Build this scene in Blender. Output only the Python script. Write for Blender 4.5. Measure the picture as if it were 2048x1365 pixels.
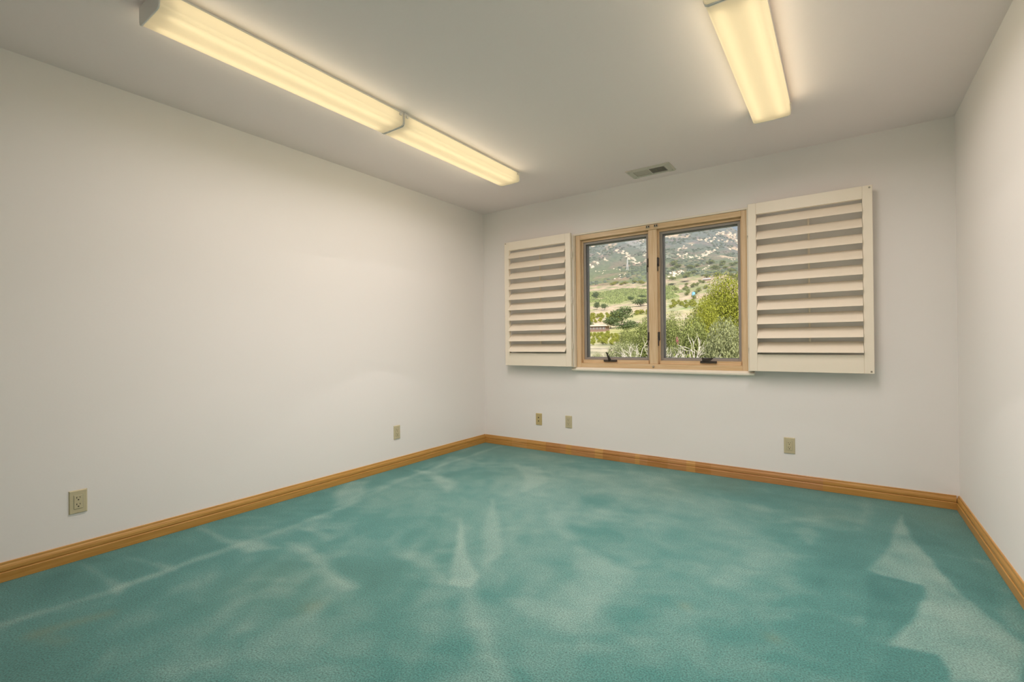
import bpy, bmesh, math, random
import numpy as np
from mathutils import Vector, Matrix, noise

for o in list(bpy.data.objects):
    bpy.data.objects.remove(o, do_unlink=True)
SC = bpy.context.scene
COL = SC.collection
random.seed(7)

# ------------------------------------------------------------------ camera
W, HH, F = 2048.0, 1365.0, 943.91
YAW, PITCH, ROLL, CAMZ = 0.610388, 0.0030157, -0.0104517, 1.06485
D, XL, XR, CEIL = 3.970, -3.143, 0.585, 2.44          # back wall, left wall, right wall, ceiling
YN = -1.0                                             # wall behind the camera
fw = Vector((-math.sin(YAW) * math.cos(PITCH), math.cos(YAW) * math.cos(PITCH), math.sin(PITCH)))
r0 = Vector((math.cos(YAW), math.sin(YAW), 0))
u0 = r0.cross(fw)
rt = r0 * math.cos(ROLL) + u0 * math.sin(ROLL)
up = -r0 * math.sin(ROLL) + u0 * math.cos(ROLL)
cd = bpy.data.cameras.new('camera')
cam = bpy.data.objects.new('camera', cd)
COL.objects.link(cam)
cd.sensor_fit = 'HORIZONTAL'
cd.sensor_width = 36.0
cd.lens = 36.0 * F / W
cd.clip_start, cd.clip_end = 0.02, 12000
cam.matrix_world = Matrix(((rt.x, up.x, -fw.x, 0), (rt.y, up.y, -fw.y, 0), (rt.z, up.z, -fw.z, CAMZ), (0, 0, 0, 1)))
SC.camera = cam


def ray(u, v):
    return rt * ((u - W / 2) / F) + up * (-(v - HH / 2) / F) + fw


def floor_pt(u, v):
    d = ray(u, v)
    t = -CAMZ / d.z
    return d.x * t, d.y * t


# ------------------------------------------------------------------ world, sun, exposure
world = bpy.data.worlds.new('sky')
SC.world = world
world.use_nodes = True
wn = world.node_tree.nodes
sky = wn.new('ShaderNodeTexSky')
sky.sky_type = 'NISHITA'
sky.sun_disc = False
sky.sun_elevation = math.radians(48)
sky.sun_rotation = math.radians(200)
sky.altitude = 150
sky.dust_density = 1.2
world.node_tree.links.new(sky.outputs[0], wn['Background'].inputs[0])
wn['Background'].inputs[1].default_value = 0.13

sd = bpy.data.lights.new('sun', 'SUN')
sd.energy = 7.2
sd.angle = math.radians(0.6)
sd.color = (1.0, 0.93, 0.82)
sun = bpy.data.objects.new('sun', sd)
COL.objects.link(sun)
sun.rotation_euler = Vector((-0.55, 0.70, -0.80)).to_track_quat('-Z', 'Y').to_euler()

SC.view_settings.view_transform = 'Standard'
SC.view_settings.look = 'None'
SC.view_settings.gamma = 1.0
SC.view_settings.use_curve_mapping = False
SC.view_settings.exposure = 0.0

LAMP_WATTS = 10.0                                    # each fluorescent fixture
LAMP_COLOR = (1.0, 0.915, 0.895)
GLOW_COLOR = (1.0, 0.90, 0.66)
TUBE_GLOW = 2.9
UP_WATTS = 0.50                                       # light that leaves each side of the wrap lens


# ------------------------------------------------------------------ materials
def new_mat(name):
    m = bpy.data.materials.new(name)
    m.use_nodes = True
    nt = m.node_tree
    return m, nt, nt.nodes, nt.links, nt.nodes['Principled BSDF']


def paint(name, c, rough=0.6, bump=0.0, scale=60, var=0.0, metal=0.0, spec=0.5):
    m, nt, n, l, p = new_mat(name)
    p.inputs['Base Color'].default_value = (*c, 1)
    p.inputs['Roughness'].default_value = rough
    p.inputs['Metallic'].default_value = metal
    p.inputs['Specular IOR Level'].default_value = spec
    tc = n.new('ShaderNodeTexCoord')
    no = n.new('ShaderNodeTexNoise')
    no.inputs['Scale'].default_value = scale
    no.inputs['Detail'].default_value = 4
    l.new(tc.outputs['Object'], no.inputs['Vector'])
    if bump:
        b = n.new('ShaderNodeBump')
        b.inputs['Strength'].default_value = bump
        b.inputs['Distance'].default_value = 0.002
        l.new(no.outputs['Fac'], b.inputs['Height'])
        l.new(b.outputs['Normal'], p.inputs['Normal'])
    if var:
        mx = n.new('ShaderNodeMix')
        mx.data_type = 'RGBA'
        mx.inputs[6].default_value = (*[x * (1 - var) for x in c], 1)
        mx.inputs[7].default_value = (*[min(1, x * (1 + var)) for x in c], 1)
        l.new(no.outputs['Fac'], mx.inputs[0])
        l.new(mx.outputs[2], p.inputs['Base Color'])
    return m


def wood(name, c1, c2, grain=(1.5, 40, 40), rough=0.38):
    m, nt, n, l, p = new_mat(name)
    tc = n.new('ShaderNodeTexCoord')
    mp = n.new('ShaderNodeMapping')
    mp.inputs['Scale'].default_value = grain
    l.new(tc.outputs['Object'], mp.inputs['Vector'])
    no = n.new('ShaderNodeTexNoise')
    no.inputs['Scale'].default_value = 3.0
    no.inputs['Detail'].default_value = 6
    no.inputs['Roughness'].default_value = 0.6
    no.inputs['Distortion'].default_value = 0.4
    l.new(mp.outputs[0], no.inputs['Vector'])
    rp = n.new('ShaderNodeValToRGB')
    rp.color_ramp.elements[0].position, rp.color_ramp.elements[0].color = 0.35, (*c1, 1)
    rp.color_ramp.elements[1].position, rp.color_ramp.elements[1].color = 0.68, (*c2, 1)
    l.new(no.outputs['Fac'], rp.inputs[0])
    l.new(rp.outputs[0], p.inputs['Base Color'])
    p.inputs['Roughness'].default_value = rough
    b = n.new('ShaderNodeBump')
    b.inputs['Strength'].default_value = 0.08
    b.inputs['Distance'].default_value = 0.001
    l.new(no.outputs['Fac'], b.inputs['Height'])
    l.new(b.outputs['Normal'], p.inputs['Normal'])
    return m


M = {}
M['wall'] = paint('wall_paint', (0.90, 0.852, 0.812), 0.75, 0.10, 90, 0.006)
M['ceil'] = paint('ceiling_paint', (0.97, 0.855, 0.825), 0.85, 0.12, 70, 0.01)
M['shutter'] = paint('shutter_paint', (0.95, 0.845, 0.69), 0.45, 0.03, 200)
M['trim'] = paint('trim_paint', (0.93, 0.845, 0.71), 0.45, 0.03, 200)
M['frame_wood_h'] = wood('window_pine_horizontal', (0.68, 0.45, 0.23), (0.82, 0.60, 0.37))
M['frame_wood_v'] = wood('window_pine_vertical', (0.70, 0.47, 0.25), (0.84, 0.63, 0.41), (40, 40, 1.5))
M['base'] = [wood('baseboard_pine_%d' % i, a, b) for i, (a, b) in enumerate((
    ((0.46, 0.215, 0.045), (0.60, 0.315, 0.085)),
    ((0.40, 0.175, 0.045), (0.52, 0.245, 0.075)),
    ((0.50, 0.245, 0.06), (0.63, 0.34, 0.11)),
    ((0.44, 0.20, 0.06), (0.56, 0.275, 0.10))))]
M['base_y'] = wood('baseboard_pine_side', (0.46, 0.225, 0.045), (0.60, 0.325, 0.085), (40, 1.2, 40))
M['screen_frame'] = paint('screen_frame_metal', (0.34, 0.30, 0.265), 0.5, metal=0.0)
M['sash_out'] = paint('sash_outer', (0.24, 0.235, 0.25), 0.5)
M['bronze'] = paint('dark_bronze', (0.07, 0.055, 0.045), 0.4, metal=0.5)
M['almond'] = paint('almond_plastic', (0.60, 0.52, 0.33), 0.38)
M['almond2'] = paint('yellowed_plastic', (0.55, 0.43, 0.20), 0.38)
M['slot'] = paint('dark_slot', (0.03, 0.022, 0.015), 0.7)
M['screw'] = paint('screw_metal', (0.42, 0.38, 0.30), 0.35, metal=0.7)
M['fixture_white'] = paint('white_enamel', (0.86, 0.83, 0.80), 0.35)
M['vent'] = paint('vent_enamel', (0.64, 0.60, 0.50), 0.45)
M['black'] = paint('duct_dark', (0.012, 0.011, 0.01), 0.9)


def glass_mat():
    m, nt, n, l, p = new_mat('window_glass')
    n.remove(p)
    out = n['Material Output']
    t = n.new('ShaderNodeBsdfTransparent')
    t.inputs[0].default_value = (0.96, 0.97, 0.97, 1)
    g = n.new('ShaderNodeBsdfGlossy')
    g.inputs['Roughness'].default_value = 0.0
    fr = n.new('ShaderNodeFresnel')
    fr.inputs[0].default_value = 1.25
    mx = n.new('ShaderNodeMixShader')
    l.new(fr.outputs[0], mx.inputs[0])
    l.new(t.outputs[0], mx.inputs[1])
    l.new(g.outputs[0], mx.inputs[2])
    l.new(mx.outputs[0], out.inputs[0])
    return m


M['glass'] = glass_mat()


def lens_mat():
    m, nt, n, l, p = new_mat('acrylic_lens')
    n.remove(p)
    out = n['Material Output']
    t = n.new('ShaderNodeBsdfTranslucent')
    t.inputs[0].default_value = (0.88, 0.85, 0.78, 1)
    d = n.new('ShaderNodeBsdfDiffuse')
    d.inputs[0].default_value = (0.85, 0.82, 0.74, 1)
    mx = n.new('ShaderNodeMixShader')
    mx.inputs[0].default_value = 0.28
    l.new(t.outputs[0], mx.inputs[1])
    l.new(d.outputs[0], mx.inputs[2])
    g = n.new('ShaderNodeBsdfGlossy')
    g.inputs['Roughness'].default_value = 0.25
    m2 = n.new('ShaderNodeMixShader')
    m2.inputs[0].default_value = 0.03
    l.new(mx.outputs[0], m2.inputs[1])
    l.new(g.outputs[0], m2.inputs[2])
    l.new(m2.outputs[0], out.inputs[0])
    return m


M['lens'] = lens_mat()


def glow_mat(name, c, s):
    m, nt, n, l, p = new_mat(name)
    n.remove(p)
    e = n.new('ShaderNodeEmission')
    e.inputs[0].default_value = (*c, 1)
    e.inputs[1].default_value = s
    l.new(e.outputs[0], n['Material Output'].inputs[0])
    return m


M['tube'] = glow_mat('lit_tube', (1.0, 0.80, 0.46), TUBE_GLOW)


def carpet_mat():
    m, nt, n, l, p = new_mat('teal_carpet')
    at = n.new('ShaderNodeAttribute')
    at.attribute_name = 'pile'
    st = n.new('ShaderNodeAttribute')
    st.attribute_name = 'stain'
    tc = n.new('ShaderNodeTexCoord')
    fine = n.new('ShaderNodeTexNoise')
    fine.inputs['Scale'].default_value = 170
    fine.inputs['Detail'].default_value = 3
    fine.inputs['Roughness'].default_value = 0.7
    l.new(tc.outputs['Object'], fine.inputs['Vector'])
    mid = n.new('ShaderNodeTexNoise')
    mid.inputs['Scale'].default_value = 7
    mid.inputs['Detail'].default_value = 6
    mid.inputs['Roughness'].default_value = 0.62
    mid.inputs['Distortion'].default_value = 0.8
    l.new(tc.outputs['Object'], mid.inputs['Vector'])
    # value = pile + small mottling
    a = n.new('ShaderNodeMath')
    a.operation = 'MULTIPLY_ADD'
    a.inputs[1].default_value = 0.42
    l.new(mid.outputs['Fac'], a.inputs[0])
    l.new(at.outputs['Fac'], a.inputs[2])
    rp = n.new('ShaderNodeValToRGB')
    cr = rp.color_ramp
    cr.elements[0].position, cr.elements[0].color = 0.0, (0.016, 0.128, 0.118, 1)
    cr.elements[1].position, cr.elements[1].color = 1.0, (0.235, 0.375, 0.325, 1)
    e = cr.elements.new(0.5)
    e.color = (0.068, 0.222, 0.198, 1)
    l.new(a.outputs[0], rp.inputs[0])
    mx = n.new('ShaderNodeMix')
    mx.data_type = 'RGBA'
    mx.blend_type = 'MULTIPLY'
    mx.inputs[0].default_value = 1.0
    fr = n.new('ShaderNodeValToRGB')
    fr.color_ramp.elements[0].position, fr.color_ramp.elements[0].color = 0.32, (0.42, 0.42, 0.42, 1)
    fr.color_ramp.elements[1].position, fr.color_ramp.elements[1].color = 0.62, (1.22, 1.22, 1.22, 1)
    l.new(fine.outputs['Fac'], fr.inputs[0])
    l.new(rp.outputs[0], mx.inputs[6])
    l.new(fr.outputs[0], mx.inputs[7])
    ms = n.new('ShaderNodeMix')
    ms.data_type = 'RGBA'
    ms.inputs[7].default_value = (0.30, 0.25, 0.10, 1)
    l.new(st.outputs['Fac'], ms.inputs[0])
    l.new(mx.outputs[2], ms.inputs[6])
    l.new(ms.outputs[2], p.inputs['Base Color'])
    p.inputs['Roughness'].default_value = 0.95
    p.inputs['Specular IOR Level'].default_value = 0.1
    p.inputs['Sheen Weight'].default_value = 0.25
    p.inputs['Sheen Roughness'].default_value = 0.5
    b = n.new('ShaderNodeBump')
    b.inputs['Strength'].default_value = 0.55
    b.inputs['Distance'].default_value = 0.006
    l.new(fine.outputs['Fac'], b.inputs['Height'])
    l.new(b.outputs['Normal'], p.inputs['Normal'])
    return m


M['carpet'] = carpet_mat()


# ------------------------------------------------------------------ mesh helpers
class MB:
    def __init__(s):
        s.v, s.f = [], []

    def add(s, v, f):
        k = len(s.v)
        s.v += [tuple(p) for p in v]
        s.f += [tuple(i + k for i in q) for q in f]
        return s

    def box(s, x0, x1, y0, y1, z0, z1):
        v = [(x, y, z) for x in (x0, x1) for y in (y0, y1) for z in (z0, z1)]
        return s.add(v, [(0, 1, 3, 2), (4, 6, 7, 5), (0, 4, 5, 1), (2, 3, 7, 6), (0, 2, 6, 4), (1, 5, 7, 3)])

    def prism(s, prof, a, b, axis):
        """closed profile (2D) extruded from a to b along axis 'x' or 'y' or 'z'."""
        def P(p, t):
            return (t, p[0], p[1]) if axis == 'x' else (p[0], t, p[1]) if axis == 'y' else (p[0], p[1], t)
        n = len(prof)
        v = [P(p, a) for p in prof] + [P(p, b) for p in prof]
        f = [(i, (i + 1) % n, n + (i + 1) % n, n + i) for i in range(n)]
        f += [tuple(range(n))[::-1], tuple(range(n, 2 * n))]
        return s.add(v, f)

    def tube(s, pts, rad, n=8):
        pts = [Vector(p) for p in pts]
        if not isinstance(rad, (list, tuple)):
            rad = [rad] * len(pts)
        v, f = [], []
        for i, p in enumerate(pts):
            d = (pts[min(i + 1, len(pts) - 1)] - pts[max(i - 1, 0)]).normalized()
            a = d.orthogonal().normalized() if i == 0 else (pa - d * pa.dot(d)).normalized()
            pa = a
            b = d.cross(a)
            for k in range(n):
                t = 2 * math.pi * k / n
                v.append(p + (a * math.cos(t) + b * math.sin(t)) * rad[i])
        for i in range(len(pts) - 1):
            for k in range(n):
                f.append((i * n + k, i * n + (k + 1) % n, (i + 1) * n + (k + 1) % n, (i + 1) * n + k))
        f.append(tuple(range(n))[::-1])
        f.append(tuple(range((len(pts) - 1) * n, len(pts) * n)))
        return s.add(v, f)

    def lathe(s, prof, c, n=16):
        """prof: (radius, z) list turned about the z axis at c."""
        v, f = [], []
        for r, z in prof:
            for k in range(n):
                t = 2 * math.pi * k / n
                v.append((c[0] + r * math.cos(t), c[1] + r * math.sin(t), c[2] + z))
        for i in range(len(prof) - 1):
            for k in range(n):
                f.append((i * n + k, i * n + (k + 1) % n, (i + 1) * n + (k + 1) % n, (i + 1) * n + k))
        f.append(tuple(range(n))[::-1])
        f.append(tuple(range((len(prof) - 1) * n, len(prof) * n)))
        return s.add(v, f)

    def mesh(s, name, mat, smooth=False):
        me = bpy.data.meshes.new(name)
        me.from_pydata(s.v, [], s.f)
        bm = bmesh.new()
        bm.from_mesh(me)
        bmesh.ops.recalc_face_normals(bm, faces=bm.faces)
        bm.to_mesh(me)
        bm.free()
        if smooth:
            me.polygons.foreach_set('use_smooth', [True] * len(me.polygons))
        me.materials.append(mat)
        return me

    def build(s, name, mat, parent=None, smooth=False, bevel=0.0, loc=(0, 0, 0)):
        return put(name, s.mesh(name, mat, smooth), parent, loc, bevel)


def put(name, me, parent=None, loc=(0, 0, 0), bevel=0.0, rot=(0, 0, 0), scale=None):
    o = bpy.data.objects.new(name, me)
    COL.objects.link(o)
    o.parent = parent
    o.location = loc
    o.rotation_euler = rot
    if scale:
        o.scale = scale
    if bevel:
        b = o.modifiers.new('bevel', 'BEVEL')
        b.width = bevel
        b.segments = 2
        b.limit_method = 'ANGLE'
        b.angle_limit = math.radians(40)
    return o


def tag(o, label, cat, group=None):
    o['label'] = label
    o['category'] = cat
    if group:
        o['group'] = group
    return o


def struct(o, label=None):
    o['kind'] = 'structure'
    if label:
        o['label'] = label
    return o


def empty(name, loc=(0, 0, 0), rz=0):
    o = bpy.data.objects.new(name, None)
    COL.objects.link(o)
    o.empty_display_size = 0.05
    o.location = loc
    o.rotation_euler = (0, 0, rz)
    return o


def clone(root, loc=None, rot=None, scale=None):
    c = root.copy()
    COL.objects.link(c)
    if loc is not None:
        c.location = loc
    if rot is not None:
        c.rotation_euler = rot
    if scale is not None:
        c.scale = scale
    for ch in list(root.children):
        k = ch.copy()
        COL.objects.link(k)
        k.parent = c
        for g in list(ch.children):
            q = g.copy()
            COL.objects.link(q)
            q.parent = k
    return c


# ------------------------------------------------------------------ room shell
# window hole in the back wall
WX0, WX1, WZ0, WZ1 = -2.036, -0.580, 0.828, 2.056
TH = 0.16
wb = MB()
wb.box(XL - 0.15, WX0, D, D + TH, -0.05, CEIL + 0.1)
wb.box(WX1, XR + 0.15, D, D + TH, -0.05, CEIL + 0.1)
wb.box(WX0, WX1, D, D + TH, -0.05, WZ0)
wb.box(WX0, WX1, D, D + TH, WZ1, CEIL + 0.1)
struct(wb.build('wall_back', M['wall']), 'off-white painted wall holding the window and shutters')
struct(MB().box(XL - 0.15, XL, YN - 0.15, D + TH, -0.05, CEIL + 0.1).build('wall_left', M['wall']), 'long plain off-white wall on the left')
struct(MB().box(XR, XR + 0.15, YN - 0.15, D + TH, -0.05, CEIL + 0.1).build('wall_right', M['wall']), 'plain off-white wall at the right edge')
struct(MB().box(XL, XR, YN - 0.15, YN, -0.05, CEIL + 0.1).build('wall_front', M['wall']), 'plain off-white wall behind the viewer')
struct(MB().box(XL - 0.15, XR + 0.15, YN - 0.15, D + TH, CEIL, CEIL + 0.15).build('ceiling', M['ceil']), 'flat painted ceiling with two rows of fluorescent lights')


# carpet: one fine grid with the lay of the pile as a vertex value
def build_floor():
    st = 0.0125
    xs = np.arange(XL, XR + st, st)
    ys = np.arange(YN, D + st, st)
    xs[-1], ys[-1] = XR, D
    X, Y = np.meshgrid(xs, ys)
    n, k = X.size, len(xs)
    V = np.zeros((n, 3))
    V[:, 0], V[:, 1] = X.ravel(), Y.ravel()
    i = np.arange((len(ys) - 1) * (k - 1))
    a = (i // (k - 1)) * k + i % (k - 1)
    Fc = np.stack([a, a + 1, a + k + 1, a + k], 1)
    rng = np.random.default_rng(3)

    def vnoise(x, y, s, seed):
        g = np.random.default_rng(seed).random((128, 128))
        fx, fy = x / s + 40.3, y / s + 40.7
        ix, iy = np.floor(fx).astype(int), np.floor(fy).astype(int)
        u, v = fx - ix, fy - iy
        u, v = u * u * (3 - 2 * u), v * v * (3 - 2 * v)
        A, B = g[ix % 128, iy % 128], g[(ix + 1) % 128, iy % 128]
        C, E_ = g[ix % 128, (iy + 1) % 128], g[(ix + 1) % 128, (iy + 1) % 128]
        return (A * (1 - u) + B * u) * (1 - v) + (C * (1 - u) + E_ * u) * v
    x0, y0 = V[:, 0], V[:, 1]
    x = x0 + 0.022 * (vnoise(x0, y0, 0.21, 5) - .5) + 0.012 * (vnoise(x0, y0, 0.06, 6) - .5)
    y = y0 + 0.022 * (vnoise(x0, y0, 0.21, 7) - .5) + 0.012 * (vnoise(x0, y0, 0.06, 8) - .5)

    def poly(pts, soft, xx=x, yy=y):
        P = np.array([floor_pt(*p) for p in pts])
        inside = np.zeros(len(xx), bool)
        dist = np.full(len(xx), 1e9)
        for j in range(len(P)):
            p, q = P[j], P[(j + 1) % len(P)]
            c = ((p[1] > yy) != (q[1] > yy))
            with np.errstate(divide='ignore', invalid='ignore'):
                xi = (q[0] - p[0]) * (yy - p[1]) / (q[1] - p[1] + 1e-12) + p[0]
            inside ^= c & (xx < xi)
            e = q - p
            t = np.clip(((xx - p[0]) * e[0] + (yy - p[1]) * e[1]) / (e @ e + 1e-12), 0, 1)
            dist = np.minimum(dist, np.hypot(xx - p[0] - t * e[0], yy - p[1] - t * e[1]))
        sd_ = np.where(inside, dist, -dist)
        return np.clip(0.5 + sd_ / (2 * soft), 0, 1)

    def streak(pts, w, soft=None):
        P = np.array([floor_pt(*p) for p in pts])
        dist = np.full(len(x), 1e9)
        for p, q in zip(P[:-1], P[1:]):
            e = q - p
            t = np.clip(((x - p[0]) * e[0] + (y - p[1]) * e[1]) / (e @ e + 1e-12), 0, 1)
            dist = np.minimum(dist, np.hypot(x - p[0] - t * e[0], y - p[1] - t * e[1]))
        return np.exp(-(dist / w) ** 2)

    val = 0.12 + 0.20 * vnoise(x, y, 0.55, 11) + 0.12 * vnoise(x, y, 0.22, 12) + 0.07 * vnoise(x, y, 0.10, 13)
    # long brush strokes across the room near the window wall
    val += 0.14 * (vnoise(x * 0.28 + y * .1, y, 0.085, 14) - .5) * np.clip((y0 - 1.6) / 1.2, 0, 1)

    # short brushed patches left by feet and the vacuum head
    ca_, sa_ = math.cos(.5), math.sin(.5)
    xr, yr = x0 * ca_ + y0 * sa_, -x0 * sa_ + y0 * ca_
    val += 0.20 * (vnoise(xr, yr * .4, 0.07, 15) - .5) * np.clip(vnoise(x0, y0, 0.45, 16) * 2 - .6, 0, 1)
    val += 0.22 * (vnoise(xr * .35, yr, 0.05, 17) - .5) * np.clip(vnoise(x0, y0, 0.5, 18) * 2 - .6, 0, 1)

    L = lambda pts, a_, s_=0.02: (poly(pts, s_) * a_)
    # broad lie of the pile
    val += L([(1020, 920), (1400, 960), (1560, 1060), (1560, 1150), (1380, 1230), (1200, 1300), (1040, 1240), (900, 1180), (960, 1000)], 0.17, 0.22)
    val -= L([(1580, 1040), (1730, 1080), (1760, 1365), (1500, 1365), (1540, 1150)], 0.10, 0.15)
    val -= L([(0, 1165), (500, 1025), (930, 900), (980, 900), (700, 1010), (400, 1110), (0, 1240)], 0.10, 0.05)
    val += L([(300, 1365), (500, 1180), (900, 1210), (1500, 1260), (1560, 1365)], 0.07, 0.18)
    # line along the left wall and the strokes that end on it
    val += 0.25 * streak([(0, 1252), (230, 1180), (350, 1134), (470, 1093), (590, 1053), (690, 1014), (800, 962), (880, 932), (1000, 893)], 0.034) * (0.45 + 1.0 * vnoise(x, y, 0.16, 31))
    val += 0.10 * streak([(700, 1000), (850, 935), (950, 893)], 0.03)
    for pts, a_, s_ in (
        ([(165, 1125), (200, 1160), (240, 1190), (262, 1172), (215, 1155)], 0.26, 0.02),
        ([(248, 1113), (320, 1136), (352, 1140), (340, 1126)], 0.24, 0.02),
        ([(400, 1058), (440, 1082), (500, 1104), (560, 1095), (520, 1082), (455, 1076)], 0.30, 0.025),
        ([(575, 1085), (620, 1125), (680, 1182), (710, 1175), (660, 1125), (610, 1090)], 0.30, 0.03),
        ([(600, 1055), (650, 1085), (668, 1078), (625, 1055)], 0.18, 0.02),
        ([(668, 1012), (672, 985), (700, 965), (738, 962), (728, 990), (700, 1010)], 0.26, 0.03),
        ([(820, 938), (860, 955), (895, 985), (915, 965), (870, 945)], 0.26, 0.03),
        ([(900, 910), (980, 930), (900, 945), (850, 948)], 0.14, 0.03),
        ([(340, 1175), (400, 1160), (430, 1130), (435, 1160), (400, 1200), (350, 1185)], 0.14, 0.04),
        ([(520, 1185), (560, 1160), (556, 1180)], 0.16, 0.03),
        # middle wedges
        ([(920, 1038), (912, 1100), (900, 1170), (935, 1175), (960, 1150), (935, 1110)], 0.34, 0.015),
        ([(985, 1000), (962, 1060), (972, 1130), (1005, 1110), (1000, 1050)], 0.22, 0.02),
        ([(905, 1165), (940, 1160), (975, 1250), (1015, 1365), (985, 1365), (945, 1260)], 0.20, 0.03),
        ([(790, 1110), (850, 1105), (905, 1165), (890, 1175), (840, 1140)], 0.18, 0.03),
        ([(1030, 930), (1050, 960), (1045, 985), (1100, 965), (1080, 935)], 0.22, 0.025),
        ([(1010, 1195), (1060, 1235), (1150, 1262), (1195, 1230), (1240, 1180), (1290, 1120), (1230, 1130), (1150, 1080), (1155, 1150), (1090, 1200)], 0.16, 0.03),
        ([(1100, 1010), (1150, 1080), (1130, 1085), (1090, 1040)], 0.16, 0.03),
        ([(1500, 1070), (1545, 1075), (1540, 1120), (1510, 1130)], 0.10, 0.05),
        # blobs and the large wedge on the right
        ([(1590, 1053), (1625, 1058), (1642, 1075), (1622, 1092), (1604, 1080)], 0.24, 0.025),
        ([(1560, 1030), (1640, 1035), (1650, 1045), (1570, 1045)], 0.16, 0.025),
        ([(1718, 995), (1745, 1010), (1738, 1060), (1715, 1060)], 0.14, 0.03),
        ([(1805, 1030), (1783, 1085), (1762, 1112), (1730, 1138), (1765, 1152), (1845, 1170), (1852, 1185), (1830, 1235), (1785, 1292), (1880, 1312), (1902, 1340), (1906, 1365), (2040, 1365), (2048, 1290), (1990, 1245), (1930, 1190), (1870, 1130), (1832, 1088)], 0.34, 0.014),
        ([(2005, 1180), (2048, 1215), (2048, 1290), (2000, 1250)], 0.14, 0.03),
        ([(1760, 1240), (1790, 1250), (1775, 1275), (1750, 1265)], 0.15, 0.02),
        ([(1850, 1105), (1950, 1118), (1990, 1128), (1950, 1126)], 0.14, 0.015),
    ):
        val += L(pts, a_, s_)
    for pts, a_, s_ in (
        ([(1735, 1147), (1850, 1172), (1852, 1185), (1828, 1235), (1795, 1280), (1735, 1270)], 0.16, 0.014),
        ([(1770, 1298), (1880, 1312), (1902, 1340), (1906, 1365), (1740, 1365)], 0.16, 0.02),
        ([(1812, 1035), (1850, 1060), (1960, 1130), (1990, 1180), (2000, 1240), (1930, 1190), (1870, 1130), (1832, 1088)], 0.13, 0.014),
        ([(1870, 1265), (1960, 1280), (1950, 1310), (1890, 1290)], 0.09, 0.03),
        ([(1140, 1055), (1260, 1045), (1280, 1080), (1160, 1090)], 0.10, 0.05),
        ([(100, 1150), (160, 1135), (235, 1180), (120, 1215), (30, 1225)], 0.06, 0.03),
    ):
        val -= L(pts, a_, s_)
    # greenish, darker band in front of the window wall
    val -= 0.06 * np.clip((y0 - 3.1) / 0.5, 0, 1) * np.clip((x0 + 2.3) / 0.5, 0, 1)
    for cx, cy, rr, a_ in ((1160, 1030, .12, .10), (1250, 990, .10, .12), (1420, 1000, .16, .12), (1330, 960, .12, .12), (1490, 1010, .10, .10)):
        fx, fy = floor_pt(cx, cy)
        val += a_ * np.exp(-(((x - fx) / (2.2 * rr)) ** 2 + ((y - fy) / rr) ** 2))
    stain = 0.16 * streak([(70, 1268), (110, 1258), (190, 1235), (215, 1228)], 0.035) + 0.10 * streak([(75, 1275), (130, 1285)], 0.03)
    for cx, cy, rr in ((1368, 1213, .03), (1548, 1278, .03), (620, 1215, .05)):
        fx, fy = floor_pt(cx, cy)
        stain += 0.15 * np.exp(-(((x - fx) ** 2 + (y - fy) ** 2) / rr ** 2))
    stain += 0.10 * vnoise(x, y, 0.5, 21) ** 2 * np.clip((1.2 - np.abs(x0 + 2.0)) / 1.2, 0, 1)
    stain += 0.12 * np.clip((y0 - 3.0) / 0.7, 0, 1) * vnoise(x, y, 0.3, 22)
    me = bpy.data.meshes.new('floor')
    me.from_pydata(V.tolist(), [], Fc.tolist())
    for nm, arr in (('pile', val), ('stain', stain)):
        at = me.attributes.new(nm, 'FLOAT', 'POINT')
        at.data.foreach_set('value', np.clip(arr, 0, 1).astype(np.float32))
    me.materials.append(M['carpet'])
    o = put('floor', me)
    struct(o, 'teal cut-pile carpet with pale vacuum marks')


build_floor()

# baseboards (two-step moulding, profile is (distance from wall, height))
BB = [(0, 0), (0.016, 0), (0.016, 0.040), (0.0145, 0.0425), (0.0105, 0.0435), (0.0105, 0.0465), (0.0135, 0.049),
      (0.0135, 0.062), (0.011, 0.070), (0.008, 0.076), (0.007, 0.084), (0.0055, 0.0865), (0, 0.0865)]


def baseboard(name, axis, a, b, wall, sgn, mats, cuts=None, label=None):
    root = empty(name, (0, 0, 0))
    struct(root, label)
    edges = [a] + (cuts or []) + [b]
    for i in range(len(edges) - 1):
        mb = MB().prism([(wall + sgn * d, z + 0.001) for d, z in BB], edges[i], edges[i + 1], axis)
        mb.build('board', mats[i % len(mats)], root)


bm_ = M['base']
cuts = [-2.78, -2.60, -2.38, -2.22, -2.16, -2.10, -1.86, -1.78, -1.62, -1.48, -1.44, -1.37, -1.20, -1.05, -0.98, -0.86, -0.60, -0.12]
seq = [bm_[i] for i in (0, 2, 0, 1, 3, 0, 3, 2, 1, 3, 2, 3, 1, 3, 2, 1, 3, 3, 0)]
baseboard('baseboard_back', 'x', XL + 0.016, XR - 0.016, D, -1, seq, cuts, 'golden pine baseboard of short jointed lengths under the window')
baseboard('baseboard_left', 'y', YN, D, XL, 1, [M['base_y']], None, 'golden pine baseboard along the left wall')
baseboard('baseboard_right', 'y', YN, D, XR, -1, [M['base_y']], None, 'golden pine baseboard along the right wall')


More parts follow.
